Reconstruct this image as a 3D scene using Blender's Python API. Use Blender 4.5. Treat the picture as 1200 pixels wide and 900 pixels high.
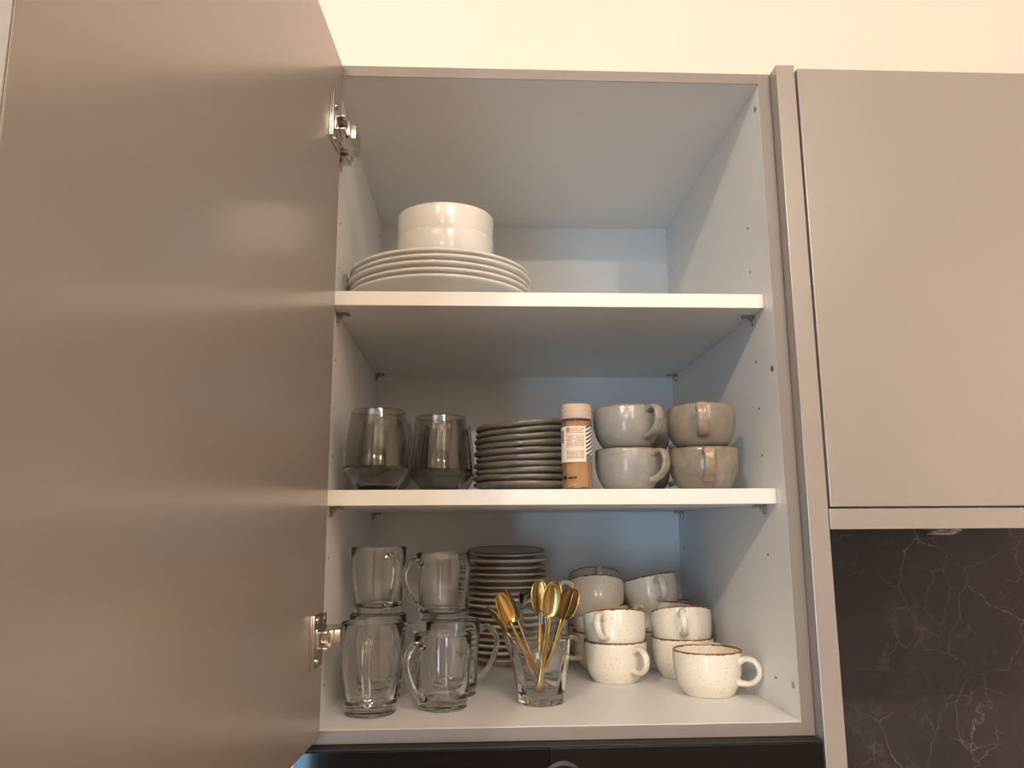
import bpy, bmesh, math, random
from mathutils import Vector, Matrix, noise as mnoise

for o in list(bpy.data.objects):
    bpy.data.objects.remove(o, do_unlink=True)
SC = bpy.context.scene
COL = SC.collection
PI = math.pi
R = math.radians

# ------------------------------------------------------------------ camera
def make_camera():
    yaw, pit, rol = 0.04778, 0.18021, -0.00617
    F = Vector((math.sin(yaw)*math.cos(pit), math.cos(yaw)*math.cos(pit), math.sin(pit)))
    Rt = Vector((math.cos(yaw), -math.sin(yaw), 0))
    U = Rt.cross(F)
    R2 = Rt*math.cos(rol) + U*math.sin(rol)
    U2 = U*math.cos(rol) - Rt*math.sin(rol)
    cd = bpy.data.cameras.new('camera')
    cd.sensor_fit = 'HORIZONTAL'; cd.sensor_width = 36
    cd.lens = 923.1/1200*36
    cd.clip_start = .02
    cam = bpy.data.objects.new('camera', cd); COL.objects.link(cam)
    m = Matrix((R2, U2, -F)).transposed().to_4x4()
    m.translation = Vector((0.20189, -0.95407, 0.22429))
    cam.matrix_world = m
    SC.camera = cam
make_camera()

# ------------------------------------------------------------------ world, lights, exposure
w = bpy.data.worlds.new('world'); SC.world = w; w.use_nodes = True
w.node_tree.nodes['Background'].inputs[0].default_value = (.62, .80, 1, 1)
w.node_tree.nodes['Background'].inputs[1].default_value = .35
SC.view_settings.view_transform = 'Standard'
SC.view_settings.look = 'None'
SC.view_settings.gamma = 1
SC.view_settings.use_curve_mapping = False
SC.view_settings.exposure = 0.40
SC.cycles.max_bounces = 20; SC.cycles.transmission_bounces = 20; SC.cycles.transparent_max_bounces = 24

def lamp(name, kind, loc, power, color, **kw):
    ld = bpy.data.lights.new(name, kind); ld.energy = power; ld.color = color
    for k, v in kw.items(): setattr(ld, k, v)
    o = bpy.data.objects.new(name, ld); COL.objects.link(o); o.location = loc
    return o
WARM = (1, .845, .69)
for x, p in ((-.75, 84), (.6, 34), (1.05, 34)):
    lamp('ceiling_spot_lamp', 'POINT', (x, -2.6, 1.67), p, WARM, shadow_soft_size=.04)
for x, p in ((-.2, 32), (1.3, 36)):
    lamp('ceiling_spot_lamp', 'POINT', (x, -3.75, 1.30), p, WARM, shadow_soft_size=.04)
WX0, WX1, WZ0, WZ1, WY = -1.38, -.74, -1.35, .55, -4.2
wl = lamp('window_daylight', 'AREA', ((WX0+WX1)/2, WY-.05, (WZ0+WZ1)/2), 58, (.40, .70, 1), shape='RECTANGLE')
wl.data.size = WX1-WX0; wl.data.size_y = WZ1-WZ0
wl.rotation_euler = (R(90), 0, 0)

# ------------------------------------------------------------------ material helpers
def newmat(name):
    m = bpy.data.materials.new(name); m.use_nodes = True
    nt = m.node_tree
    return m, nt, nt.nodes['Principled BSDF']
def rgb(c): return (c[0], c[1], c[2], 1)
def node(nt, t, **kw):
    n = nt.nodes.new(t)
    for k, v in kw.items():
        if k.startswith('i_'):
            key = k[2:]
            key = int(key) if key.isdigit() else key.replace('_', ' ')
            n.inputs[key].default_value = v
        else: setattr(n, k, v)
    return n
def ramp(nt, src, stops, interp='LINEAR'):
    n = nt.nodes.new('ShaderNodeValToRGB'); n.color_ramp.interpolation = interp
    el = n.color_ramp.elements
    while len(el) < len(stops): el.new(.5)
    for e, (p, c) in zip(el, stops): e.position = p; e.color = rgb(c) if len(c) == 3 else c
    nt.links.new(src, n.inputs[0]); return n.outputs[0]
def mixc(nt, fac, a, b):
    n = nt.nodes.new('ShaderNodeMix'); n.data_type = 'RGBA'
    for s, v in ((n.inputs[0], fac), (n.inputs[6], a), (n.inputs[7], b)):
        if hasattr(v, 'is_output'): nt.links.new(v, s)
        else: s.default_value = v if isinstance(v, (int, float)) else rgb(v)
    return n.outputs[2]
def math_(nt, op, a, b=None, c=None, clamp=False):
    n = nt.nodes.new('ShaderNodeMath'); n.operation = op; n.use_clamp = clamp
    for i, v in enumerate((a, b, c)):
        if v is None: continue
        if hasattr(v, 'is_output'): nt.links.new(v, n.inputs[i])
        else: n.inputs[i].default_value = v
    return n.outputs[0]
def objcoord(nt, rnd=True):
    tc = nt.nodes.new('ShaderNodeTexCoord')
    if not rnd: return tc.outputs['Object']
    oi = nt.nodes.new('ShaderNodeObjectInfo')
    v = node(nt, 'ShaderNodeVectorMath', operation='SCALE'); v.inputs[3].default_value = 37.
    cmb = nt.nodes.new('ShaderNodeCombineXYZ')
    for i in range(3): nt.links.new(oi.outputs['Random'], cmb.inputs[i])
    nt.links.new(cmb.outputs[0], v.inputs[0])
    a = node(nt, 'ShaderNodeVectorMath', operation='ADD')
    nt.links.new(tc.outputs['Object'], a.inputs[0]); nt.links.new(v.outputs[0], a.inputs[1])
    return a.outputs[0]
def noise_(nt, vec, scale, detail=4, rough=.5, dist=0):
    n = node(nt, 'ShaderNodeTexNoise'); n.inputs['Scale'].default_value = scale
    n.inputs['Detail'].default_value = detail; n.inputs['Roughness'].default_value = rough
    n.inputs['Distortion'].default_value = dist
    if vec is not None: nt.links.new(vec, n.inputs['Vector'])
    return n.outputs['Fac']
def bump(nt, bs, h, strength, dist=.001):
    b = node(nt, 'ShaderNodeBump'); b.inputs['Strength'].default_value = strength
    b.inputs['Distance'].default_value = dist
    nt.links.new(h, b.inputs['Height']); nt.links.new(b.outputs[0], bs.inputs['Normal'])

def simple(name, col, rough=.5, metal=0, var=.04, nscale=30, bmp=0, bscale=400, **kw):
    m, nt, bs = newmat(name)
    v = objcoord(nt)
    f = noise_(nt, v, nscale, 5)
    a = [c*(1-var) for c in col]; b = [min(1, c*(1+var)) for c in col]
    nt.links.new(mixc(nt, f, a, b), bs.inputs['Base Color'])
    bs.inputs['Roughness'].default_value = rough; bs.inputs['Metallic'].default_value = metal
    if bmp: bump(nt, bs, noise_(nt, v, bscale, 2), bmp, .0005)
    for k, val in kw.items(): bs.inputs[k.replace('_', ' ')].default_value = val
    return m

M = {}
M['taupe'] = simple('taupe_lacquer', (.305, .27, .242), .23, var=.015, nscale=8, bmp=.01, bscale=900, IOR=1.85)
M['band'] = simple('taupe_edge_band', (.215, .187, .168), .4, var=.03, nscale=30)
M['white'] = simple('white_melamine', (.80, .80, .79), .42, var=.01, nscale=10, bmp=.03, bscale=700)
M['shelfedge'] = simple('white_edge_band', (.79, .75, .69), .38, var=.02, nscale=25)
M['wall'] = simple('cream_wall_paint', (.90, .77, .67), .8, var=.015, nscale=6, bmp=.05, bscale=300)
M['darkwall'] = simple('grey_brown_wall_paint', (.30, .26, .22), .8, var=.02, nscale=6)
M['ceil'] = simple('ceiling_paint', (.88, .84, .76), .85, var=.01)
M['floor'] = simple('oak_floor', (.16, .11, .075), .5, var=.2, nscale=6)
M['metal'] = simple('nickel_metal', (.62, .58, .54), .22, 1, var=.05, nscale=60)
M['darkmetal'] = simple('dark_bracket_metal', (.33, .29, .25), .35, 1, var=.1, nscale=60)
M['hole'] = simple('dark_hole', (.05, .045, .04), .6)
M['gold'] = simple('brushed_gold', (.47, .32, .12), .27, 1, var=.08, nscale=80)
M['blackglass'] = simple('black_oven_glass', (.004, .004, .004), .06, var=.1, IOR=1.33)
M['blackpanel'] = simple('black_brown_panel', (.009, .0065, .0055), .35, var=.1, IOR=1.25)
M['blackplastic'] = simple('black_plastic', (.008, .0075, .0075), .55, var=.1)
M['porcelain'] = simple('white_porcelain', (.78, .76, .71), .12, var=.01, nscale=12)
M['glassframe'] = simple('window_frame_white', (.8, .8, .8), .4)

def mat_glass(name, col=(1, 1, 1), rough=0.0, ior=1.47, thin=.4):
    # real refraction mixed with straight-through transmission, as thin-walled glass shows
    m, nt, bs = newmat(name)
    v = objcoord(nt)
    bs.inputs['Base Color'].default_value = rgb(col)
    bs.inputs['Transmission Weight'].default_value = 1
    bs.inputs['Roughness'].default_value = rough; bs.inputs['IOR'].default_value = ior
    bs.inputs['Roughness'].default_value = rough
    tr = nt.nodes.new('ShaderNodeBsdfTransparent'); tr.inputs[0].default_value = rgb(col)
    mx = nt.nodes.new('ShaderNodeMixShader'); mx.inputs[0].default_value = thin
    nt.links.new(bs.outputs[0], mx.inputs[1]); nt.links.new(tr.outputs[0], mx.inputs[2])
    nt.links.new(mx.outputs[0], nt.nodes['Material Output'].inputs[0])
    return m
M['glass'] = mat_glass('clear_glass', (1, 1, 1), thin=0)
M['smoke'] = mat_glass('smoke_glass', (.64, .632, .605), thin=0)
M['jarglass'] = mat_glass('jar_clear_plastic', (.99, .97, .95), .02, 1.35)

def mat_cream():
    m, nt, bs = newmat('speckled_cream_glaze')
    v = objcoord(nt); oc = objcoord(nt, False)
    f = noise_(nt, v, 25, 4)
    base = mixc(nt, f, (.74, .67, .56), (.82, .76, .65))
    vo = node(nt, 'ShaderNodeTexVoronoi'); vo.inputs['Scale'].default_value = 400
    nt.links.new(v, vo.inputs['Vector'])
    wn = nt.nodes.new('ShaderNodeSeparateColor'); nt.links.new(vo.outputs['Color'], wn.inputs[0])
    siz = math_(nt, 'MULTIPLY_ADD', wn.outputs[0], .62, -.32)
    sp = math_(nt, 'LESS_THAN', vo.outputs['Distance'], siz)
    c = mixc(nt, math_(nt, 'MULTIPLY', sp, .75), base, (.23, .13, .06))
    sx = nt.nodes.new('ShaderNodeSeparateXYZ'); nt.links.new(oc, sx.inputs[0])
    edge = math_(nt, 'MULTIPLY_ADD', noise_(nt, v, 160, 4, .7), .006, .0535)
    rim = math_(nt, 'GREATER_THAN', sx.outputs[2], edge)
    rc = mixc(nt, noise_(nt, v, 300, 2), (.10, .035, .015), (.34, .15, .06))
    nt.links.new(mixc(nt, rim, c, rc), bs.inputs['Base Color'])
    bs.inputs['Roughness'].default_value = .16
    bump(nt, bs, noise_(nt, v, 60, 2), .08, .001)
    return m
M['cream'] = mat_cream()

def mat_stone(name, a, b, rimc, z0, streak=8):
    m, nt, bs = newmat(name)
    v = objcoord(nt); oc = objcoord(nt, False)
    mp = node(nt, 'ShaderNodeMapping'); mp.inputs['Scale'].default_value = (1, 1, streak)
    nt.links.new(v, mp.inputs[0])
    f = noise_(nt, mp.outputs[0], 28, 6, .6, 1.2)
    base = ramp(nt, f, [(.3, a), (.7, b)])
    sp = noise_(nt, v, 420, 1)
    base = mixc(nt, ramp(nt, sp, [(.68, (0, 0, 0)), (.75, (.5, .5, .5))]), base, rimc)
    sx = nt.nodes.new('ShaderNodeSeparateXYZ'); nt.links.new(oc, sx.inputs[0])
    e = math_(nt, 'MULTIPLY_ADD', noise_(nt, v, 60, 4, .7), .006, z0-.003)
    rim = math_(nt, 'MULTIPLY', math_(nt, 'SUBTRACT', sx.outputs[2], e), 500, clamp=True)
    nt.links.new(mixc(nt, rim, base, rimc), bs.inputs['Base Color'])
    bs.inputs['Roughness'].default_value = .2
    bump(nt, bs, f, .15, .0015)
    return m
M['greymug'] = mat_stone('grey_reactive_glaze', (.25, .24, .22), (.32, .31, .285), (.24, .165, .095), .0520, 2.2)
M['brownmug'] = mat_stone('tan_reactive_glaze', (.19, .16, .125), (.31, .265, .205), (.22, .15, .085), .0528, .8)
M['tanhandle'] = mat_stone('tan_handle_glaze', (.25, .18, .11), (.38, .30, .21), (.2, .11, .05), .2, 2)
M['greyhandle'] = mat_stone('grey_handle_glaze', (.22, .19, .155), (.36, .32, .27), (.2, .12, .06), .2, 2)
M['greyplate'] = mat_stone('grey_plate_glaze', (.095, .085, .07), (.19, .175, .15), (.14, .095, .06), .0110, 5)

def mat_saucer():
    m, nt, bs = newmat('grey_cream_saucer_glaze')
    v = objcoord(nt)
    f = noise_(nt, v, 30, 4)
    base = mixc(nt, f, (.52, .48, .42), (.66, .61, .54))
    sp = noise_(nt, v, 500, 1)
    nt.links.new(mixc(nt, ramp(nt, sp, [(.70, (0, 0, 0)), (.74, (.6, .6, .6))]), base, (.25, .16, .1)), bs.inputs['Base Color'])
    bs.inputs['Roughness'].default_value = .25
    return m
M['saucer'] = mat_saucer()
M['rim_rust'] = simple('rust_rim_glaze', (.33, .17, .08), .35, var=.4, nscale=90)
M['rim_dark'] = simple('dark_brown_rim_glaze', (.12, .06, .035), .35, var=.4, nscale=90)
M['rim_pale'] = simple('pale_rim_glaze', (.72, .64, .54), .3, var=.2, nscale=60)

def mat_marble():
    m, nt, bs = newmat('dark_marble')
    v = objcoord(nt, False)
    f = noise_(nt, v, 4, 6, .6)
    base = ramp(nt, f, [(.3, (.019, .0165, .0185)), (.7, (.037, .0315, .0345))])
    dn = node(nt, 'ShaderNodeTexNoise'); dn.inputs['Scale'].default_value = 7; dn.inputs['Detail'].default_value = 6
    nt.links.new(v, dn.inputs['Vector'])
    s = node(nt, 'ShaderNodeVectorMath', operation='MULTIPLY_ADD')
    nt.links.new(dn.outputs['Color'], s.inputs[0]); s.inputs[1].default_value = (.16, .16, .16); nt.links.new(v, s.inputs[2])
    def veins(scale, width, seedoff):
        mp = node(nt, 'ShaderNodeMapping'); mp.inputs['Location'].default_value = seedoff
        mp.inputs['Rotation'].default_value = (0, .5, 0)
        nt.links.new(s.outputs[0], mp.inputs[0])
        vo = node(nt, 'ShaderNodeTexVoronoi', feature='DISTANCE_TO_EDGE'); vo.inputs['Scale'].default_value = scale
        nt.links.new(mp.outputs[0], vo.inputs['Vector'])
        return ramp(nt, vo.outputs['Distance'], [(0, (1, 1, 1)), (width, (0, 0, 0))])
    a = math_(nt, 'MULTIPLY', veins(7, .007, (0, 0, 0)), ramp(nt, noise_(nt, v, 7, 3, .6), [(.42, (0, 0, 0)), (.62, (1, 1, 1))]))
    b = math_(nt, 'MULTIPLY', veins(19, .015, (3, 1, 2)), ramp(nt, noise_(nt, v, 6, 4, .7), [(.48, (0, 0, 0)), (.64, (.8, .8, .8))]))
    cld = math_(nt, 'MULTIPLY', ramp(nt, noise_(nt, s.outputs[0], 9, 8, .75), [(.58, (0, 0, 0)), (.75, (.35, .35, .35))]), 1)
    tot = math_(nt, 'ADD', math_(nt, 'MAXIMUM', a, b), cld, clamp=True)
    nt.links.new(mixc(nt, math_(nt, 'MULTIPLY', tot, .8), base, (.24, .21, .21)), bs.inputs['Base Color'])
    bs.inputs['Roughness'].default_value = .38
    return m
M['marble'] = mat_marble()
M['powder'] = simple('orange_brown_spice', (.44, .25, .115), .9, var=.35, nscale=900)
M['cap'] = simple('frosted_white_cap', (.52, .42, .34), .45, var=.03)

def mat_label():
    # printed label: UV.x = metres round the jar, UV.y = metres up
    m, nt, bs = newmat('printed_paper_label')
    tc = nt.nodes.new('ShaderNodeTexCoord')
    sx = nt.nodes.new('ShaderNodeSeparateXYZ'); nt.links.new(tc.outputs['UV'], sx.inputs[0])
    u, v = sx.outputs[0], sx.outputs[1]
    N = 21
    line = math_(nt, 'LESS_THAN', math_(nt, 'FRACT', math_(nt, 'MULTIPLY', v, N)), .60)
    fl = math_(nt, 'FLOOR', math_(nt, 'MULTIPLY', v, N))
    cb = nt.nodes.new('ShaderNodeCombineXYZ')
    nt.links.new(math_(nt, 'MULTIPLY', u, 60), cb.inputs[0]); nt.links.new(math_(nt, 'MULTIPLY', fl, 7.3), cb.inputs[1])
    wd = math_(nt, 'GREATER_THAN', noise_(nt, cb.outputs[0], 1, 2), .40)
    def band(lo, hi, x=v): return math_(nt, 'MULTIPLY', math_(nt, 'GREATER_THAN', x, lo), math_(nt, 'LESS_THAN', x, hi))
    para = math_(nt, 'ADD', math_(nt, 'ADD', band(.07, .33), band(.40, .76)), band(.81, .97), clamp=True)
    txt = math_(nt, 'MULTIPLY', math_(nt, 'MULTIPLY', line, wd), math_(nt, 'MULTIPLY', band(.29, .67, u), para))
    sq = math_(nt, 'MULTIPLY', band(.29, .37, u), band(.84, .96))
    rule = math_(nt, 'MULTIPLY', band(.28, .68, u), math_(nt, 'ADD', band(.355, .365), band(.780, .790)))
    ink = math_(nt, 'MULTIPLY', math_(nt, 'MAXIMUM', math_(nt, 'MAXIMUM', txt, sq), rule), .80)
    paper = mixc(nt, ink, (.84, .68, .54), (.22, .12, .08))
    left = math_(nt, 'LESS_THAN', u, .25)
    lb = math_(nt, 'MULTIPLY', band(.10, .22, u), band(.55, .90))
    lw = math_(nt, 'MULTIPLY', lb, math_(nt, 'GREATER_THAN', math_(nt, 'FRACT', math_(nt, 'MULTIPLY', v, 17)), .3))
    paper = mixc(nt, left, paper, mixc(nt, lw, (.74, .70, .66), (.05, .05, .05)))
    right = math_(nt, 'GREATER_THAN', u, .71)
    st = math_(nt, 'LESS_THAN', math_(nt, 'FRACT', math_(nt, 'MULTIPLY_ADD', v, 9, math_(nt, 'MULTIPLY', u, -6))), .5)
    foot = math_(nt, 'LESS_THAN', v, .20)
    rc = mixc(nt, foot, mixc(nt, st, (.80, .78, .74), (.05, .05, .055)), (.16, .16, .17))
    nt.links.new(mixc(nt, right, paper, rc), bs.inputs['Base Color'])
    bs.inputs['Roughness'].default_value = .35
    return m
M['label'] = mat_label()
M['puckmetal'] = simple('downlight_steel', (.6, .62, .66), .25, 1)
M['pucklens'] = simple('downlight_lens', (.85, .80, .70), .3)

# ------------------------------------------------------------------ object helpers
def props(o, label=None, cat=None, group=None, kind=None):
    if label: o['label'] = label
    if cat: o['category'] = cat
    if group: o['group'] = group
    if kind: o['kind'] = kind
    return o
def empty(name, loc=(0, 0, 0), rot=None, label=None, cat=None, group=None):
    o = bpy.data.objects.new(name, None); COL.objects.link(o)
    o.empty_display_size = .02; o.location = loc
    if rot is not None: o.rotation_euler = rot
    return props(o, label, cat, group)
def mesh_obj(name, bm, mat, parent=None, sharp=38, loc=None, flat=False):
    me = bpy.data.meshes.new(name)
    bmesh.ops.recalc_face_normals(bm, faces=bm.faces)
    bm.to_mesh(me); bm.free()
    me.materials.append(mat)
    if not flat:
        for p in me.polygons: p.use_smooth = True
        me.set_sharp_from_angle(angle=R(sharp))
    return mesh_link(name, me, parent, loc)
def mesh_link(name, me, parent=None, loc=None):
    o = bpy.data.objects.new(name, me); COL.objects.link(o)
    if parent: o.parent = parent
    if loc: o.location = loc
    return o
def bm_box(bm, x0, x1, y0, y1, z0, z1, bev=0.0, seg=2):
    r = bmesh.ops.create_cube(bm, size=1)
    vs = r['verts']
    for v in vs:
        v.co = Vector((x0+(v.co.x+.5)*(x1-x0), y0+(v.co.y+.5)*(y1-y0), z0+(v.co.z+.5)*(z1-z0)))
    if bev:
        es = list({e for v in vs for e in v.link_edges})
        bmesh.ops.bevel(bm, geom=es, offset=bev, segments=seg, affect='EDGES', profile=.5)
    return vs
def box(name, x0, x1, y0, y1, z0, z1, mat, parent=None, bev=.0006, **kw):
    bm = bmesh.new(); bm_box(bm, x0, x1, y0, y1, z0, z1, bev)
    o = mesh_obj(name, bm, mat, parent, flat=True)
    return props(o, **kw) if kw else o
def lathe(bm, prof, seg=48, rmod=None, close=False):
    """prof: list of (r,z); ends on the axis or closed"""
    rings = []
    for (r, z) in prof:
        if r < 1e-6: rings.append([bm.verts.new((0, 0, z))]); continue
        ring = []
        for i in range(seg):
            a = 2*PI*i/seg
            rr = rmod(r, z, a) if rmod else r
            ring.append(bm.verts.new((rr*math.cos(a), rr*math.sin(a), z)))
        rings.append(ring)
    prs = list(zip(rings, rings[1:]))
    if close: prs.append((rings[-1], rings[0]))
    for A, B in prs:
        for i in range(seg):
            j = (i+1) % seg
            if len(A) == 1 and len(B) == 1: continue
            if len(A) == 1: bm.faces.new((A[0], B[i], B[j]))
            elif len(B) == 1: bm.faces.new((A[i], A[j], B[0]))
            else: bm.faces.new((A[i], A[j], B[j], B[i]))
def smooth_prof(pts, n=4):
    """Catmull-Rom through (r,z) points"""
    out = []
    P = [pts[0]] + list(pts) + [pts[-1]]
    for i in range(1, len(P)-2):
        p0, p1, p2, p3 = P[i-1], P[i], P[i+1], P[i+2]
        for k in range(n):
            t = k/n
            out.append(tuple(.5*((2*p1[d]) + (-p0[d]+p2[d])*t + (2*p0[d]-5*p1[d]+4*p2[d]-p3[d])*t*t + (-p0[d]+3*p1[d]-3*p2[d]+p3[d])*t**3) for d in range(len(p1))))
    out.append(tuple(pts[-1]))
    return out
def sweep(bm, pts, wid, thk, side=Vector((0, 1, 0)), seg=12, sq=1.0):
    """elliptical section swept along pts; wid along side, thk in plane; lists or floats"""
    n = len(pts); pts = [Vector(p) for p in pts]; rings = []
    for i, p in enumerate(pts):
        t = (pts[min(i+1, n-1)] - pts[max(i-1, 0)]).normalized()
        nn = side.cross(t).normalized()
        a = wid[i] if hasattr(wid, '__len__') else wid
        b = thk[i] if hasattr(thk, '__len__') else thk
        ring = []
        for k in range(seg):
            th = 2*PI*k/seg
            c, s = math.cos(th), math.sin(th)
            c = math.copysign(abs(c)**sq, c); s = math.copysign(abs(s)**sq, s)
            ring.append(bm.verts.new(p + side*(a*c) + nn*(b*s)))
        rings.append(ring)
    for A, B in zip(rings, rings[1:]):
        for k in range(seg):
            j = (k+1) % seg
            bm.faces.new((A[k], A[j], B[j], B[k]))
    bm.faces.new(rings[0]); bm.faces.new(rings[-1])
def cyl(bm, p0, p1, r, seg=16):
    p0, p1 = Vector(p0), Vector(p1); d = (p1-p0).normalized()
    s = d.orthogonal().normalized()
    sweep(bm, [p0, p1], r, r, side=s, seg=seg)
def tilt_rot(az, tx=0, ty=0):
    """turn by az about z, then lean: tx about world x, ty about world y"""
    return (Matrix.Rotation(ty, 3, 'Y') @ Matrix.Rotation(tx, 3, 'X') @ Matrix.Rotation(az, 3, 'Z')).to_euler()
def copy_thing(src, loc, rot, label, name=None):
    o = src.copy(); COL.objects.link(o); o.location = loc; o.rotation_euler = rot; o['label'] = label
    for c in list(src.children):
        d = c.copy(); COL.objects.link(d); d.parent = o
        for g in list(c.children):
            e = g.copy(); COL.objects.link(e); e.parent = d
    return o

# ------------------------------------------------------------------ room
FZ, CZ = -1.4, 1.76
XA, XB, YB, YF = -2.6, 3.2, .545, WY
box('wall_back', XA-.1, XB+.1, YB, YB+.1, FZ, CZ, M['wall'], bev=0, kind='structure')
box('wall_left', XA-.1, XA, YF, YB, FZ, CZ, M['wall'], bev=0, kind='structure')
box('wall_right', XB, XB+.1, YF, YB, FZ, CZ, M['wall'], bev=0, kind='structure')
box('floor', XA-.1, XB+.1, YF-.1, YB+.1, FZ-.1, FZ, M['floor'], bev=0, kind='structure')
box('ceiling', XA-.1, XB+.1, YF-.1, YB+.1, CZ, CZ+.1, M['ceil'], bev=0, kind='structure')
bm = bmesh.new()
bm_box(bm, XA-.1, WX0, YF-.1, YF, FZ, CZ); bm_box(bm, WX1, XB+.1, YF-.1, YF, FZ, CZ)
bm_box(bm, WX0, WX1, YF-.1, YF, WZ1, CZ); bm_box(bm, WX0, WX1, YF-.1, YF, FZ, WZ0)
props(mesh_obj('wall_front', bm, M['darkwall']), kind='structure')
bm = bmesh.new()
for x in (WX0+.025, (WX0+WX1)/2, WX1-.025): bm_box(bm, x-.025, x+.025, YF-.04, YF+.01, WZ0, WZ1)
for z in (WZ0+.025, WZ1-.025): bm_box(bm, WX0, WX1, YF-.04, YF+.01, z-.025, z+.025)
props(mesh_obj('window_1', bm, M['glassframe']), kind='structure')

# ------------------------------------------------------------------ the open cabinet
D, H1 = .5237, .8093
T = .0155
cab = empty('wall_cabinet', (0, 0, 0), None, 'open wall cabinet, white inside, holding crockery on two shelves, taupe door swung left', 'cabinet')
for x0, x1 in ((.0025, .018), (.582, .5975)):
    sp = box('side_panel', x0, x1, .0012, D+.014, -.015, .824, M['white'], cab)
    box('edge_band', x0, x1, 0, .0011, -.015, .824, M['band'], sp, bev=.0003)
    # peg holes and connector bolts, slightly sunk rings and discs
    xi = .018 if x0 < .1 else .582
    sgn = 1 if x0 < .1 else -1
    for y, zs in ((.073, (.6332, .570, .443, .379, .3162, .1876, .0359)), (.49, (.775, .712, .443, .379, .1863))):
        for z in zs:
            bm = bmesh.new(); cyl(bm, (xi-sgn*.001, y, z), (xi+sgn*.0003, y, z), .0019, 12)
            mesh_obj('peg_hole', bm, M['hole'], sp)
    for z in (.782, .4223, .0374):
        bm = bmesh.new(); cyl(bm, (xi-sgn*.001, .0172, z), (xi+sgn*.0007, .0172, z), .0038, 16)
        b = mesh_obj('connector_bolt', bm, M['darkmetal'], sp)
tp = box('top_panel', .018, .582, .0012, D+.014, H1, .824, M['white'], cab)
box('edge_band', .018, .582, 0, .0011, H1, .824, M['band'], tp, bev=.0003)
bp = box('bottom_panel', .018, .582, .0012, D+.014, -.015, 0, M['white'], cab)
box('edge_band', .018, .582, 0, .0011, -.015, -.0004, M['band'], bp, bev=.0003)
box('back_panel', .018, .582, D, D+.014, 0, H1, M['white'], cab, bev=0)

def shelf_support(parent, x, y, z, sgn):
    # small L bracket: pin plate on the panel, tongue under the shelf
    bm = bmesh.new()
    bm_box(bm, min(x, x+sgn*.0025), max(x, x+sgn*.0025), y-.004, y+.004, z-.013, z-.0002, .0006)
    bm_box(bm, min(x, x+sgn*.017), max(x, x+sgn*.017), y-.0035, y+.0035, z-.0028, z-.0002, .0005)
    v = [(x+sgn*.002, z-.012), (x+sgn*.002, z-.002), (x+sgn*.010, z-.002)]
    f0 = [bm.verts.new((a, y-.001, c)) for a, c in v]; f1 = [bm.verts.new((a, y+.001, c)) for a, c in v]
    bm.faces.new(f0); bm.faces.new(f1[::-1])
    for i in range(3):
        j = (i+1) % 3; bm.faces.new((f0[i], f0[j], f1[j], f1[i]))
    cyl(bm, (x+sgn*.0145, y, z-.0042), (x+sgn*.0145, y, z-.0025), .0022, 10)
    mesh_obj('shelf_support', bm, M['darkmetal'], parent)
for z0, z1 in ((.5066, .5253), (.2519, .2709)):
    sh = box('shelf', .0186, .5814, .0325, D-.003, z0, z1, M['white'], cab, bev=.0007)
    box('edge_band', .0186, .5814, .0314, .0324, z0, z1, M['shelfedge'], sh, bev=.0003)
    for y in (.071, .489):
        shelf_support(sh, .018, y, z0, 1); shelf_support(sh, .582, y, z0, -1)

# door, standing open: inner face x = .0277 + .052 y
dk = .052
def door_pt(s, t, z):      # s along the door away from the hinge, t out of the inner face (into +x)
    n = math.hypot(1, dk)
    ux, uy = -dk/n, -1/n
    nx, ny = 1/n, -dk/n
    return Vector((.0277 + ux*s + nx*t, uy*s + ny*t, z))
door = None
bm = bmesh.new()
bm_box(bm, 0, .6272, -.019, 0, -.0075, .8232, .0012, 2)
for v in bm.verts: v.co = door_pt(v.co.x, v.co.y, v.co.z)
door = mesh_obj('door', bm, M['taupe'], cab, flat=True)
bm = bmesh.new()
bm_box(bm, .6273, .6285, -.0188, -.0004, -.0073, .8230, .0003, 1)
for v in bm.verts: v.co = door_pt(v.co.x, v.co.y, v.co.z)
mesh_obj('edge_band', bm, M['band'], door, flat=True)
def hinge(zc, lift):
    bm = bmesh.new()
    def dbox(s0, s1, t0, t1, z0, z1, bev=.001):
        vs = set(bm.verts); bm_box(bm, s0, s1, t0, t1, z0, z1, bev)
        for v in bm.verts:
            if v not in vs: v.co = door_pt(v.co.x, v.co.y, v.co.z)
    # wing plate on the door, raised lip, cup and two screws
    dbox(.012, .062, 0, .0022, zc-.029, zc+.029, .0008)
    dbox(.056, .062, .0018, .0050, zc-.029, zc+.029, .001)
    dbox(.010, .046, .0018, .0048, zc-.013, zc+.013, .001)
    for dz in (-.022, .022):
        c0, c1 = door_pt(.036, .002, zc+dz), door_pt(.036, .0042, zc+dz)
        cyl(bm, c0, c1, .0045, 14)
    # knuckle arms reaching from the cup to the cabinet side
    dbox(.016, .040, .004, .014, zc-.010, zc-.007, .0006); dbox(.016, .040, .004, .014, zc+.007, zc+.010, .0006)
    dbox(.004, .024, .010, .017, zc-.010, zc+.010, .001)
    bm_box(bm, .024, .050, -.016, .020, zc-.0095, zc+.0095, .0015)
    bm_box(bm, .030, .046, .016, .040, zc-.0085, zc+.0085, .0012)
    # mounting plate and adjusting body on the side panel
    bm_box(bm, .018, .0212, .020, .056, zc-.022, zc+.022, .0008)
    bm_box(bm, .0212, .0365, .018, .054, zc-.0075, zc+.0075, .0015)
    bm_box(bm, .0212, .033, .030, .058, zc-.012, zc-.004, .001)
    for y in (.045,):
        cyl(bm, (.034, y, zc), (.0385, y, zc), .0045, 14)
    for dz in (-.016, .016): cyl(bm, (.020, .040, zc+dz), (.0230, .040, zc+dz), .004, 12)
    mesh_obj('hinge', bm, M['metal'], door, sharp=30)
hinge(.722, 0); hinge(.102, 0)

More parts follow.
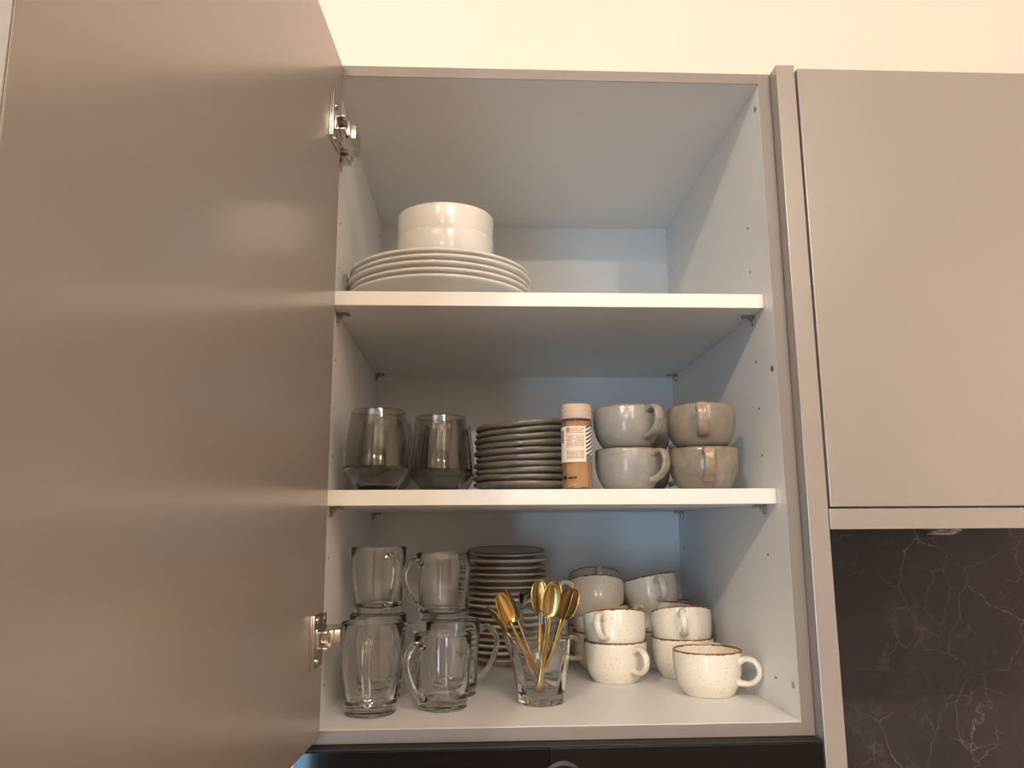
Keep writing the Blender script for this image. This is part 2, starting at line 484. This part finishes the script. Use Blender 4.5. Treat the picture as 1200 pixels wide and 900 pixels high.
# ------------------------------------------------------------------ tall pillar panel and the closed cabinet on the right
PX0, PX1, PY = .5982, .6229, -.022
box('end_panel', PX0, PX1, PY, YB-.001, FZ+.001, .8243, M['taupe'], bev=.0008,
    label='taupe vertical end panel standing between the open cabinet and the closed one', cat='panel')
rc = empty('wall_cabinet', (.63, 0, .22), None, 'closed taupe wall cabinet to the right, above the dark marble', 'cabinet')
rc2 = Vector((-.63, 0, -.22))
def rbox(name, *a, **k):
    o = box(name, *a, **k); o.location = rc2; return o
rbox('body', .6235, 1.238, .0, YB-.002, .2215, .8190, M['taupe'], rc)
rbox('door', .6262, 1.236, PY, -.002, .2462, .8200, M['taupe'], rc, bev=.0012)
rbox('bottom_rail', .6240, 1.236, PY, -.0005, .2197, .2441, M['taupe'], rc, bev=.0008)
pk = empty('downlight', (.9937, .375, .2180), None, 'small round steel downlight under the closed right cabinet', 'lamp')
bm = bmesh.new(); lathe(bm, [(0, .0034), (.033, .0034), (.0345, -.004), (.030, -.0085), (.022, -.0085), (.022, -.007), (0, -.007)], 40)
mesh_obj('housing', bm, M['puckmetal'], pk)
bm = bmesh.new(); lathe(bm, [(0, -.0072), (.0215, -.0072), (.0205, -.0095), (0, -.0105)], 32)
mesh_obj('lens', bm, M['pucklens'], pk)
box('marble_backsplash', PX1+.0005, 1.9, YB-.021, YB-.001, -.52, .2210, M['marble'], bev=0,
    label='dark brown marble backsplash panel with pale veins below the right cabinet', cat='backsplash')

# ------------------------------------------------------------------ black built-in microwave under the open cabinet
mw = empty('microwave', (.3, 0, -.40), None, 'black built-in microwave with a glossy front below the open cabinet', 'microwave')
mo = Vector((-.3, 0, .40))
def mbox(name, *a, **k):
    o = box(name, *a, **k); o.location = mo; return o
mbox('casing', .004, .5965, .002, .50, -.40, -.0165, M['blackplastic'], mw)
mbox('top_trim', .004, .5965, -.0202, .0015, -.0174, -.0156, M['blackplastic'], mw, bev=.0004)
mbox('glass_door', .004, .2855, -.0205, .0015, -.40, -.0178, M['blackglass'], mw, bev=.0008)
mbox('control_panel', .2862, .5965, -.0205, .0015, -.40, -.0178, M['blackpanel'], mw, bev=.0008)
bm = bmesh.new(); lathe(bm, [(0, 0), (.0255, 0), (.0255, .004), (.0215, .006), (.0205, .020), (.019, .022), (0, .022)], 48)
for v in bm.verts: v.co = Vector((v.co.x+.3004, -.0207-v.co.z, v.co.y-.0560))
k = mesh_obj('dial', bm, M['blackplastic'], mw); k.location = mo

# ------------------------------------------------------------------ white dinner plates and bowls, top shelf
S1, S2 = .5253, .2709
def plate_mesh(name, r, h, foot, th, mat, seg=72, wav=0, seed=0, thick=False):
    bm = bmesh.new()
    outer = [(0, .0012), (foot*.9, .0012), (foot*.93, 0), (foot, 0), (foot*1.04, .0018), (foot+(r-foot)*.45, h*.36), (foot+(r-foot)*.8, h*.70), (r-.0008, h-.0040), (r, h-.0030), (r, h-.0007), (r-.0010, h)]
    inner = [(r-.0030, h-.0008), (foot+(r-foot)*.8, h*.70+th*.7), (foot+(r-foot)*.4, h*.30+th), (foot*.98, th+.0006), (foot*.5, th+.0002), (0, th)]
    if thick:
        outer = [(0, .0012), (foot*.9, .0012), (foot*.93, 0), (foot, 0), (foot*1.05, .0018), (r-.010, h*.36), (r-.003, h*.50), (r-.0004, h*.68), (r, h*.86), (r-.0012, h)]
        inner = [(r-.0035, h-.0004), (r-.012, h*.66), (foot, th+.0010), (foot*.5, th+.0002), (0, th)]
    rm = None
    if wav:
        def rm(r_, z, a): return r_*(1+wav*mnoise.noise(Vector((math.cos(a)*1.3+seed, math.sin(a)*1.3, seed*.7)))*min(1, z/h))
    lathe(bm, outer+inner, seg, rm)
    if wav:
        for v in bm.verts:
            a = math.atan2(v.co.y, v.co.x); q = min(1, math.hypot(v.co.x, v.co.y)/r)
            v.co.z += q*q*.0011*mnoise.noise(Vector((math.cos(a)*1.7, math.sin(a)*1.7, seed*1.9)))
    me = bpy.data.meshes.new(name); bmesh.ops.recalc_face_normals(bm, faces=bm.faces); bm.to_mesh(me); bm.free()
    me.materials.append(mat)
    for p in me.polygons: p.use_smooth = True
    me.set_sharp_from_angle(angle=R(50))
    return me
me = plate_mesh('dinner_plate', .1305, .0228, .078, .0046, M['porcelain'])
zs = [0, .0092, .0184, .0276, .0368]
words = ['lowest white dinner plate of the stack, resting on the top shelf',
         'second white dinner plate from the bottom of the top shelf stack',
         'middle white dinner plate of the five on the top shelf',
         'second white dinner plate from the top, just beneath the uppermost one',
         'topmost white dinner plate, directly under the two bowls']
offs = [(.1505, .1552), (.1515, .1560), (.1490, .1552), (.1530, .1560), (.1510, .1590)]
for i in range(5):
    o = mesh_link('dinner_plate', me); o.location = (offs[i][0], offs[i][1], S1+.0002+zs[i])
    props(o, words[i], 'plate', 'white dinner plates on the top shelf')
bm = bmesh.new()
lathe(bm, smooth_prof([(0, .003), (.034, .003), (.036, 0), (.040, 0), (.044, .004), (.060, .016), (.0685, .034), (.0705, .052), (.0708, .0690)], 3) +
      [(.0702, .0702), (.0690, .0700)] + smooth_prof([(.0682, .066), (.0672, .050), (.064, .034), (.054, .018), (.036, .008), (0, .0065)], 3), 64)
me = bpy.data.meshes.new('bowl'); bmesh.ops.recalc_face_normals(bm, faces=bm.faces); bm.to_mesh(me); bm.free(); me.materials.append(M['porcelain'])
for p in me.polygons: p.use_smooth = True
zb = S1+zs[4]+.0055
for i, (lab) in enumerate(['lower white porcelain bowl, standing on the dinner plates', 'upper white porcelain bowl, nested in the one below on the plates']):
    o = mesh_link('bowl', me); o.location = (.1582, .1550, zb+i*.0340)
    props(o, lab, 'bowl', 'white bowls on the top shelf')

# ------------------------------------------------------------------ smoked tumblers, middle shelf
def facet(n, z0, z1, depth=1.0):
    def f(r, z, a):
        if z > z1: return r
        k = math.cos(PI/n)/math.cos(((a+.3) % (2*PI/n))-PI/n)
        q = depth*min(1, max(0, (z1-z)/(z1-z0)))
        return r*(1+(k-1)*q)
    return f
bm = bmesh.new()
op = [(0, 0), (.0255, 0), (.0268, .0012), (.0437, .0262), (.0438, .030), (.0420, .052), (.0385, .080), (.0352, .1030)]
ip = [(.0346, .1038), (.0338, .1030), (.0371, .080), (.0405, .052), (.0420, .031), (.0400, .0262), (.0285, .0100), (.0240, .0078), (0, .0072)]
op = op[:4] + smooth_prof(op[3:], 3)[1:]
lathe(bm, op+ip, 72, facet(9, .0, .0295))
tumbler = empty('smoked_tumbler', (.0758, .075, S2+.0002), None, 'x', 'glass', 'smoked tumblers on the middle shelf')
mesh_obj('glass_body', bm, M['smoke'], tumbler, sharp=14)
T_ = [(.0758, .075, 0, 'large smoked glass tumbler nearest the left wall at the front of the middle shelf'),
      (.155, .132, 20, 'smoked glass tumbler at front between left tumbler and the grey plate stack'),
      (.0735, .186, 40, 'smoked glass tumbler directly behind the front left smoked tumbler'),
      (.160, .232, 10, 'smoked glass tumbler directly behind the right-hand smoked tumbler'),
      (.090, .290, 33, 'smoked glass tumbler furthest back, seen in the gap between the front two')]
for i, (x, y, a, lab) in enumerate(T_):
    if i == 0:
        tumbler['label'] = lab
        continue
    copy_thing(tumbler, (x, y, S2+.0002), (0, 0, R(a)), lab)
# ------------------------------------------------------------------ grey stoneware plates, middle shelf
gm_ = [plate_mesh('stoneware_plate', .0735, .0135, .044, .0050, M['greyplate'], 64, .035, s, True) for s in (1.1, 5.3, 9.7, 14.2)]
ordn = ['lowest', 'second from the bottom', 'third from the bottom', 'fourth from the bottom', 'fifth from the bottom',
        'fifth from the top', 'fourth from the top', 'third from the top', 'second from the top', 'topmost']
rnd = random.Random(4)
for i in range(10):
    o = mesh_link('stoneware_plate', gm_[(i*7) % 4])
    o.location = (.2755+rnd.uniform(-.002, .002), .158+rnd.uniform(-.002, .002), S2+.0006+i*.0092)
    o.rotation_euler = tilt_rot(rnd.uniform(0, 6.28), R(.15*i), R(-.50*i+rnd.uniform(-.35, .35)))
    lab = '%s grey stoneware plate of the stack beside the spice jar' % ordn[i]
    props(o, lab, 'plate', 'grey stoneware plates on the middle shelf')

# ------------------------------------------------------------------ spice jar
jx, jy, jr = .3336, .058, .0196
jar = empty('spice_jar', (jx, jy, S2+.0002), None, 'clear spice jar of orange-brown powder with printed label and pale cap', 'jar')
bm = bmesh.new()
lathe(bm, [(0, 0), (jr-.002, 0), (jr, .002), (jr, .0875), (jr-.0015, .090), (jr-.0015, .0925), (jr-.003, .0925), (jr-.003, .089), (jr-.0014, .087), (jr-.0014, .003), (jr-.003, .0016), (0, .0016)], 48)
mesh_obj('jar_body', bm, M['jarglass'], jar)
bm = bmesh.new(); lathe(bm, [(0, .0020), (jr-.0034, .0020), (jr-.0018, .0036), (jr-.0018, .0862), (jr-.004, .0872), (0, .0880)], 40)
mesh_obj('spice_powder', bm, M['powder'], jar)
bm = bmesh.new()
pr = [(0, .0905), (jr+.0002, .0905)]
z = .0905
for i in range(4): pr += [(jr+.0006, z+.0008), (jr+.0006, z+.0036), (jr+.0001, z+.0042)]; z += .0042
pr += [(jr+.0004, z+.001), (jr-.0008, z+.0022), (0, z+.0022)]
lathe(bm, pr, 48); mesh_obj('jar_cap', bm, M['cap'], jar, sharp=30)
def patch(bm, r, a0, a1, z0, z1, n=24, th=.0002):
    uvl = bm.loops.layers.uv.verify(); F = []
    for k in range(n+1):
        a = a0+(a1-a0)*k/n
        F.append([bm.verts.new((rr*math.cos(a), rr*math.sin(a), z)) for rr, z in ((r, z0), (r, z1), (r-th, z1), (r-th, z0))])
    for k in range(n):
        for q in range(4):
            p = (q+1) % 4
            f = bm.faces.new((F[k][q], F[k+1][q], F[k+1][p], F[k][p]))
            for l, (kk, qq) in zip(f.loops, ((k, q), (k+1, q), (k+1, p), (k, p))):
                l[uvl].uv = (kk/n, 0 if qq in (0, 3) else 1)
    bm.faces.new(F[0]); bm.faces.new(F[-1][::-1])
bm = bmesh.new(); patch(bm, jr+.0004, R(-100-92), R(-100+92), .0345, .0800)
mesh_obj('label', bm, M['label'], jar)
# small dark print on the bare lower part
bm = bmesh.new()
for a0, a1, z0, z1 in ((-158, -140, .0128, .0172), (-134, -128, .0134, .0158), (-126, -116, .0134, .0158), (-114, -109, .0134, .0158), (-107, -100, .0136, .0160)):
    patch(bm, jr+.0003, R(a0), R(a1), z0, z1, 4)
mesh_obj('print', bm, M['blackplastic'], jar)

# ------------------------------------------------------------------ stoneware mugs, middle shelf
def mug_proto(name, mat, hmat, r, h, cat, group):
    root = empty(name, (0, 0, 0), None, 'x', cat, group)
    bm = bmesh.new()
    k = r/.0445
    op = [(0, .0015), (.024*k, .0015), (.0255*k, 0), (.0285*k, 0), (.034*k, .005), (.0405*k, .016), (.0440*k, .030), (.0445*k, .042), (.0440*k, h-.001)]
    ip = [(.0432*k, h), (.0418*k, h-.0012), (.0418*k, .040), (.0400*k, .026), (.034*k, .013), (.022*k, .0065), (0, .0058)]
    lathe(bm, smooth_prof(op, 3)+smooth_prof(ip, 3), 56)
    mesh_obj('body', bm, mat, root, sharp=60)
    bm = bmesh.new()
    path = smooth_prof([(.0415*k, h-.0085), (.0500*k, h-.0045), (.0585*k, h-.0055), (.0625*k, h-.0135), (.0615*k, h-.026), (.0540*k, h-.0355), (.0460*k, h-.0400), (.0405*k, h-.0415)], 4)
    n = len(path)
    sweep(bm, [(p[0], 0, p[1]) for p in path], [.0068+.0012*abs(2*i/(n-1)-1)**2 for i in range(n)], [.0030+.0010*abs(2*i/(n-1)-1)**3 for i in range(n)], seg=16, sq=.6)
    mesh_obj('handle', bm, hmat, root, sharp=60)
    return root
g = mug_proto('grey_mug', M['greymug'], M['greyhandle'], .0445, .0545, 'mug', 'grey and tan stoneware mugs on the middle shelf')
GM = [(.4085, .102, 0, -50, 'lower pale grey stoneware mug beside the spice jar, handle to the right'),
      (.4075, .100, .0545, -58, 'upper pale grey stoneware mug stacked beside the spice jar'),
      (.4460, .205, 0, -12, 'lower shaded stoneware mug standing behind the pale grey stack'),
      (.4480, .205, .0545, -14, 'upper shaded stoneware mug standing behind the pale grey stack')]
for i, (x, y, z, a, lab) in enumerate(GM):
    rot = tilt_rot(R(a), R(-4 if i == 1 else 0), 0); loc = (x, y, S2+.0008+z)
    if i == 0: g.location = loc; g.rotation_euler = rot; g['label'] = lab
    else: copy_thing(g, loc, rot, lab)
b = mug_proto('tan_mug', M['brownmug'], M['tanhandle'], .0460, .0545, 'mug', 'grey and tan stoneware mugs on the middle shelf')
b.location = (.5085, .092, S2+.0008); b.rotation_euler = tilt_rot(R(-99)); b['label'] = 'lower streaked tan stoneware mug by the right cabinet wall'
copy_thing(b, (.5082, .092, S2+.0556), tilt_rot(R(-104), R(-4)), 'upper streaked tan stoneware mug by the right cabinet wall')

# ------------------------------------------------------------------ clear glass mugs, bottom
def glass_mug(name, label, rb, rt, h, foot=.009, hand=1.0):
    root = empty(name, (0, 0, 0), None, label, 'glass mug', 'clear glass mugs on the bottom shelf')
    bm = bmesh.new()
    op = [(0, .0012), (rb*.82, .0012), (rb*.86, 0), (rb*.95, 0), (rb, .0015), (rb, foot-.001), (rb+.0012, foot+.002), (rb+(rt-rb)*.45, h*.42), (rb+(rt-rb)*.85, h*.80), (rt, h-.002)]
    ip = [(rt-.0006, h-.0004), (rt-.0022, h-.0002), (rt-.0030, h-.002), (rb+(rt-rb)*.85-.0034, h*.80), (rb+(rt-rb)*.45-.0036, h*.42), (rb-.0032, foot+.010), (rb-.007, foot+.004), (rb*.5, foot+.0022), (0, foot+.0018)]
    lathe(bm, op+ip, 56)
    mesh_obj('glass_body', bm, M['glass'], root, sharp=45)
    bm = bmesh.new()
    def rad(z): return rb+(rt-rb)*min(1, z/h)
    zt, zb = h*.84, h*.16
    path = smooth_prof([(rad(zt)-.0012, zt), (rad(zt)+.012, zt+.005), (rad(zt)+.024*hand, zt-.006), (rad(h*.6)+.0275*hand, h*.62), (rad(h*.4)+.021*hand, h*.40), (rad(h*.25)+.010, h*.235), (rad(zb)-.0012, zb)], 4)
    n = len(path)
    sweep(bm, [(p[0], 0, p[1]) for p in path], [.0052+.0015*abs(2*i/(n-1)-1)**3 for i in range(n)], [.0036+.0014*abs(2*i/(n-1)-1)**3 for i in range(n)], seg=12)
    mesh_obj('handle', bm, M['glass'], root, sharp=60)
    return root
tall = glass_mug('glass_mug', 'tall clear glass mug at the front left, handle turned to the viewer', .0315, .0388, .1090)
tall.location = (.0735, .081, .0003); tall.rotation_euler = (0, 0, R(-88))
copy_thing(tall, (.0700, .176, .0003), (0, 0, R(-25)), 'tall clear glass mug behind the front left one, carrying another mug')
low = glass_mug('glass_mug', 'clear glass mug at the front, second from the left wall, handle to the left', .0312, .0372, .0905)
low.location = (.1615, .106, .0003); low.rotation_euler = (0, 0, R(226))
mid = glass_mug('glass_mug', 'clear glass mug behind the second front mug, partly under a stacked one', .0315, .0380, .0985)
mid.location = (.1725, .184, .0003); mid.rotation_euler = (0, 0, R(15))
up = glass_mug('glass_mug', 'upper clear glass mug stacked at the back left by the cabinet wall', .0318, .0385, .0915)
up.location = (.0690, .1765, .1078); up.rotation_euler = (0, 0, R(-62))
copy_thing(up, (.1590, .1800, .0990), (0, 0, R(215)), 'upper clear glass mug stacked next to the saucers, handle to the left')
bk = glass_mug('glass_mug', 'taller clear glass mug standing behind the glass of gold spoons', .0315, .0365, .1290)
bk.location = (.3040, .245, .0003); bk.rotation_euler = (0, 0, R(200))

# ------------------------------------------------------------------ saucer stack at the back
rims = ['dark', 'pale', 'rust', 'dark', 'rust', 'dark', 'rust', 'pale', 'pale', 'rust', 'pale', 'pale', 'rust', 'rust', 'pale', 'pale', 'rust'][::-1]
sm = plate_mesh('saucer', .0658, .0165, .036, .0040, M['saucer'], 64)
bm = bmesh.new()
lathe(bm, [(.0652, .0146), (.0662, .0150), (.0667, .0160), (.0662, .0169), (.0650, .0171), (.0640, .0164), (.0646, .0152)], 64, close=True)
rm = bpy.data.meshes.new('rim'); bmesh.ops.recalc_face_normals(bm, faces=bm.faces); bm.to_mesh(rm); bm.free()
rmm = {}
for k_ in ('dark', 'pale', 'rust'):
    q = rm.copy(); q.materials.append(M['rim_'+k_]); rmm[k_] = q
    for p in q.polygons: p.use_smooth = True
ord17 = ['lowest', 'second from the bottom', 'third from the bottom', 'fourth from the bottom', 'fifth from the bottom', 'sixth from the bottom', 'seventh from the bottom', 'eighth from the bottom', 'middle',
         'eighth from the top', 'seventh from the top', 'sixth from the top', 'fifth from the top', 'fourth from the top', 'third from the top', 'second from the top', 'topmost']
rw = {'dark': 'dark brown', 'pale': 'pale', 'rust': 'rust brown'}
rnd = random.Random(8)
for i in range(17):
    t = empty('saucer', (.2570+rnd.uniform(-.0012, .0012), .4290+rnd.uniform(-.001, .001), .0002+i*.01035), (0, 0, rnd.uniform(0, 6)),
              '%s %s-rimmed saucer of the tall stack at the back' % (ord17[i], rw[rims[i]]), 'saucer', 'stacked saucers at the back of the bottom shelf')
    if i == 16: t.rotation_euler = tilt_rot(.3, R(4.5), 0); t.location.z += .0045
    mesh_link('body', sm, t)
    ro = mesh_link('rim', rmm[rims[i]], t); ro['label'] = rw[rims[i]] + ' glazed rim'

# ------------------------------------------------------------------ cream cups
def cup_proto():
    root = empty('cream_cup', (0, 0, 0), None, 'x', 'cup', 'cream speckled cups on the bottom shelf')
    bm = bmesh.new()
    op = [(0, .0014), (.0275, .0014), (.0290, 0), (.0325, 0), (.0350, .0025), (.0412, .0125), (.0450, .0250), (.0468, .0400), (.0476, .0565)]
    ip = [(.0470, .0578), (.0457, .0572), (.0446, .040), (.0425, .0260), (.0375, .0135), (.0270, .0062), (0, .0052)]
    lathe(bm, [(a*.985, c) for a, c in smooth_prof(op, 3)+smooth_prof(ip, 3)], 60)
    mesh_obj('body', bm, M['cream'], root, sharp=60)
    bm = bmesh.new()
    path = smooth_prof([(.0445, .0455), (.0545, .0500), (.0655, .0475), (.0715, .0375), (.0690, .0265), (.0595, .0190), (.0490, .0180), (.0425, .0190)], 4)
    n = len(path)
    sweep(bm, [(p[0], 0, p[1]) for p in path], [.0052+.0022*abs(2*i/(n-1)-1)**3 for i in range(n)], [.0037+.0016*abs(2*i/(n-1)-1)**4 for i in range(n)], seg=14)
    mesh_obj('handle', bm, M['cream'], root, sharp=60)
    return root
cup = cup_proto()
def stack_base(x, y, z, tx, ty):   # base centre of a cup sunk into the one below and leaning
    return (x, y, z)
CUPS = [(.5210, .162, .0003, -38, 0, 0, 'single cream cup in front on the right with brown rim, handle to the right'),
        (.4120, .266, .0003, -62, 0, 0, 'lower cream cup at the foot of the middle front stack, handle to the right'),
        (.4130, .2590, .0385, -120, -15, 0, 'upper cream cup of the middle front stack, handle turned left to the viewer'),
        (.5210, .2925, .0003, -45, 0, 0, 'lower cream cup of the right stack, half hidden by the single cup'),
        (.5210, .2855, .0385, -101, -15, 0, 'upper cream cup of the right stack, handle straight towards the viewer'),
        (.4090, .3795, .0003, 205, 0, 0, 'lowest cream cup of the stack behind the gold spoons'),
        (.4090, .3770, .0405, -65, -4, 0, 'second cream cup from the bottom in the stack behind the gold spoons'),
        (.4000, .3600, .0790, 205, -20, 2, 'tilted cream cup near the top behind the gold spoons, handle to the left'),
        (.4095, .4765, .0003, 180, 0, 0, 'lowest cream cup in the rearmost stack against the back panel'),
        (.4095, .4760, .0410, 180, 0, 0, 'middle cream cup in the rearmost stack against the back panel'),
        (.4130, .4575, .0850, -92, -23, 3, 'cream cup peeping over the tilted one at the very back, chipped dark rim'),
        (.5100, .3858, .0003, 225, 0, 0, 'lowest cream cup of the stack in the rear right corner'),
        (.5120, .3815, .0410, 216, -9, 3, 'second cream cup in the rear right stack, its handle to the left'),
        (.5020, .3830, .0830, -84, -11, -10, 'cream cup leaning left on top of the rear right stack'),
        (.5340, .4765, .0003, 180, 0, 0, 'lowest cream cup against the back panel behind the rear right stack'),
        (.5315, .4725, .0410, 150, -4, 4, 'cream cup in the rear right corner behind the leaning cup, dark rim')]
for i, (x, y, z, az, tx, ty, lab) in enumerate(CUPS):
    rot = tilt_rot(R(az), R(tx), R(ty))
    if i == 0: cup.location = (x, y, z); cup.rotation_euler = rot; cup['label'] = lab
    else: copy_thing(cup, (x, y, z), rot, lab)

# ------------------------------------------------------------------ fluted tumbler of gold spoons
gx, gy = .2890, .1275
ft = empty('fluted_tumbler', (gx, gy, .0003), None, 'fluted clear glass tumbler holding gold spoons at the front', 'glass')
def flute(r, z, a):
    n = 9
    t = ((a+.2) % (2*PI/n))/(2*PI/n)
    q = 0
    if .002 < z < .060: q = min(1, (z-.002)/.006)*min(1, max(0, (.0585+.004*math.sin(PI*t)-z)/.006))
    return r*(1-.055*q*(1-math.sin(PI*t)**.7))
bm = bmesh.new()
op = [(0, .0015), (.0235, .0015), (.0252, 0), (.0295, 0), (.0305, .0015), (.0308, .007), (.0325, .018), (.0350, .034), (.0375, .048), (.0385, .0545), (.0384, .0585), (.0380, .0605), (.0386, .068), (.0396, .0800)]
ip = [(.0390, .0812), (.0378, .0808), (.0366, .068), (.0358, .058), (.0345, .046), (.0318, .032), (.0285, .017), (.0262, .0125), (.015, .0108), (0, .0104)]
lathe(bm, op+ip, 108, None)
for v in bm.verts:
    r_ = math.hypot(v.co.x, v.co.y)
    outer = r_ > .0240 and not any(abs(r_-p[0]) < 1e-5 and abs(v.co.z-p[1]) < 1e-5 for p in ip)
    if outer:
        k_ = flute(1, v.co.z, math.atan2(v.co.y, v.co.x) % (2*PI)); v.co.x *= k_; v.co.y *= k_
mesh_obj('glass_body', bm, M['glass'], ft, sharp=30)

def spoon_mesh(part):
    bm = bmesh.new()
    L, hb = .140, .101
    if part == 'bowl':
        nS, nT = 16, 10; top = []; bot = []
        for i in range(nS+1):
            s = i/nS
            th = PI*s
            wv = .0128*math.sin(th)**.78*(1.08-.16*s) if 0 < s < 1 else .0016
            if i == 0: wv = .0022
            zc = hb-.004+(L-hb+.004)*(.5-.5*math.cos(th))
            rowt, rowb = [], []
            for j in range(nT+1):
                t = 2*j/nT-1
                dep = -.0055*(1-t*t)*math.sin(th)**.8
                y0 = .0030*math.sin(th)
                rowt.append(bm.verts.new((t*wv, y0+dep, zc)))
                rowb.append(bm.verts.new((t*wv*.985, y0+dep-.0011, zc)))
            top.append(rowt); bot.append(rowb)
        for i in range(nS):
            for j in range(nT):
                bm.faces.new((top[i][j], top[i+1][j], top[i+1][j+1], top[i][j+1]))
                bm.faces.new((bot[i][j], bot[i][j+1], bot[i+1][j+1], bot[i+1][j]))
            for G in (0, nT):
                f = (top[i][G], bot[i][G], bot[i+1][G], top[i+1][G]); bm.faces.new(f if G == 0 else f[::-1])
        for q in (0, nS):
            for j in range(nT):
                f = (top[q][j], top[q][j+1], bot[q][j+1], bot[q][j]); bm.faces.new(f if q == 0 else f[::-1])
    else:
        pts, wd, tk = [], [], []
        for i in range(13):
            s = i/12
            z = hb*s
            pts.append((0, -.0015*math.sin(PI*s)-.0008*s, z))
            wd.append(.0042*(1-s)**1.3*(1 if i else .8)+.0019); tk.append(.0009+.0006*s)
        sweep(bm, pts, wd, tk, side=Vector((1, 0, 0)), seg=10, sq=.7)
    me = bpy.data.meshes.new('spoon_'+part); bmesh.ops.recalc_face_normals(bm, faces=bm.faces); bm.to_mesh(me); bm.free()
    me.materials.append(M['gold'])
    for p in me.polygons: p.use_smooth = True
    return me
SB, SH = spoon_mesh('bowl'), spoon_mesh('handle')
# foot in the tumbler, direction of the tip, turn of the bowl about its own axis
SP = [((.294, .121), (-.058, -.012, .117), 35, 'gold teaspoon leaning left in the fluted tumbler, hollow of bowl seen'),
      ((.3075, .127), (-.0865, .000, .1050), 100, 'gold teaspoon leaning furthest left over the rim, seen edge-on'),
      ((.2985, .133), (-.050, .012, .117), 80, 'gold teaspoon seen edge-on just right of the left-hand spoons'),
      ((.292, .143), (-.001, .020, .140), 12, 'rearmost gold teaspoon, upright and tallest in the middle'),
      ((.288, .134), (.0235, .012, .137), -12, 'gold teaspoon with the broad bowl just right of the tallest one'),
      ((.286, .112), (.0165, -.012, .128), 15, 'foremost gold teaspoon with its bowl facing the viewer'),
      ((.283, .128), (.054, .012, .126), -25, 'gold teaspoon leaning furthest right in the fluted tumbler'),
      ((.281, .119), (.045, -.004, .122), -60, 'gold teaspoon at the right seen half edge-on before the right-hand one')]
for i, ((bx, by), d, roll, lab) in enumerate(SP):
    dz = Vector(d).normalized()
    ref = Vector((0, -1, 0)); yv = (ref - dz*ref.dot(dz)).normalized()
    xv = yv.cross(dz).normalized()
    m = Matrix((xv, yv, dz)).transposed() @ Matrix.Rotation(R(roll), 3, 'Z')
    t = empty('teaspoon', (bx, by, .0140), m.to_euler(), lab, 'spoon', 'gold teaspoons in the tumbler')
    mesh_link('bowl', SB, t); mesh_link('handle', SH, t)
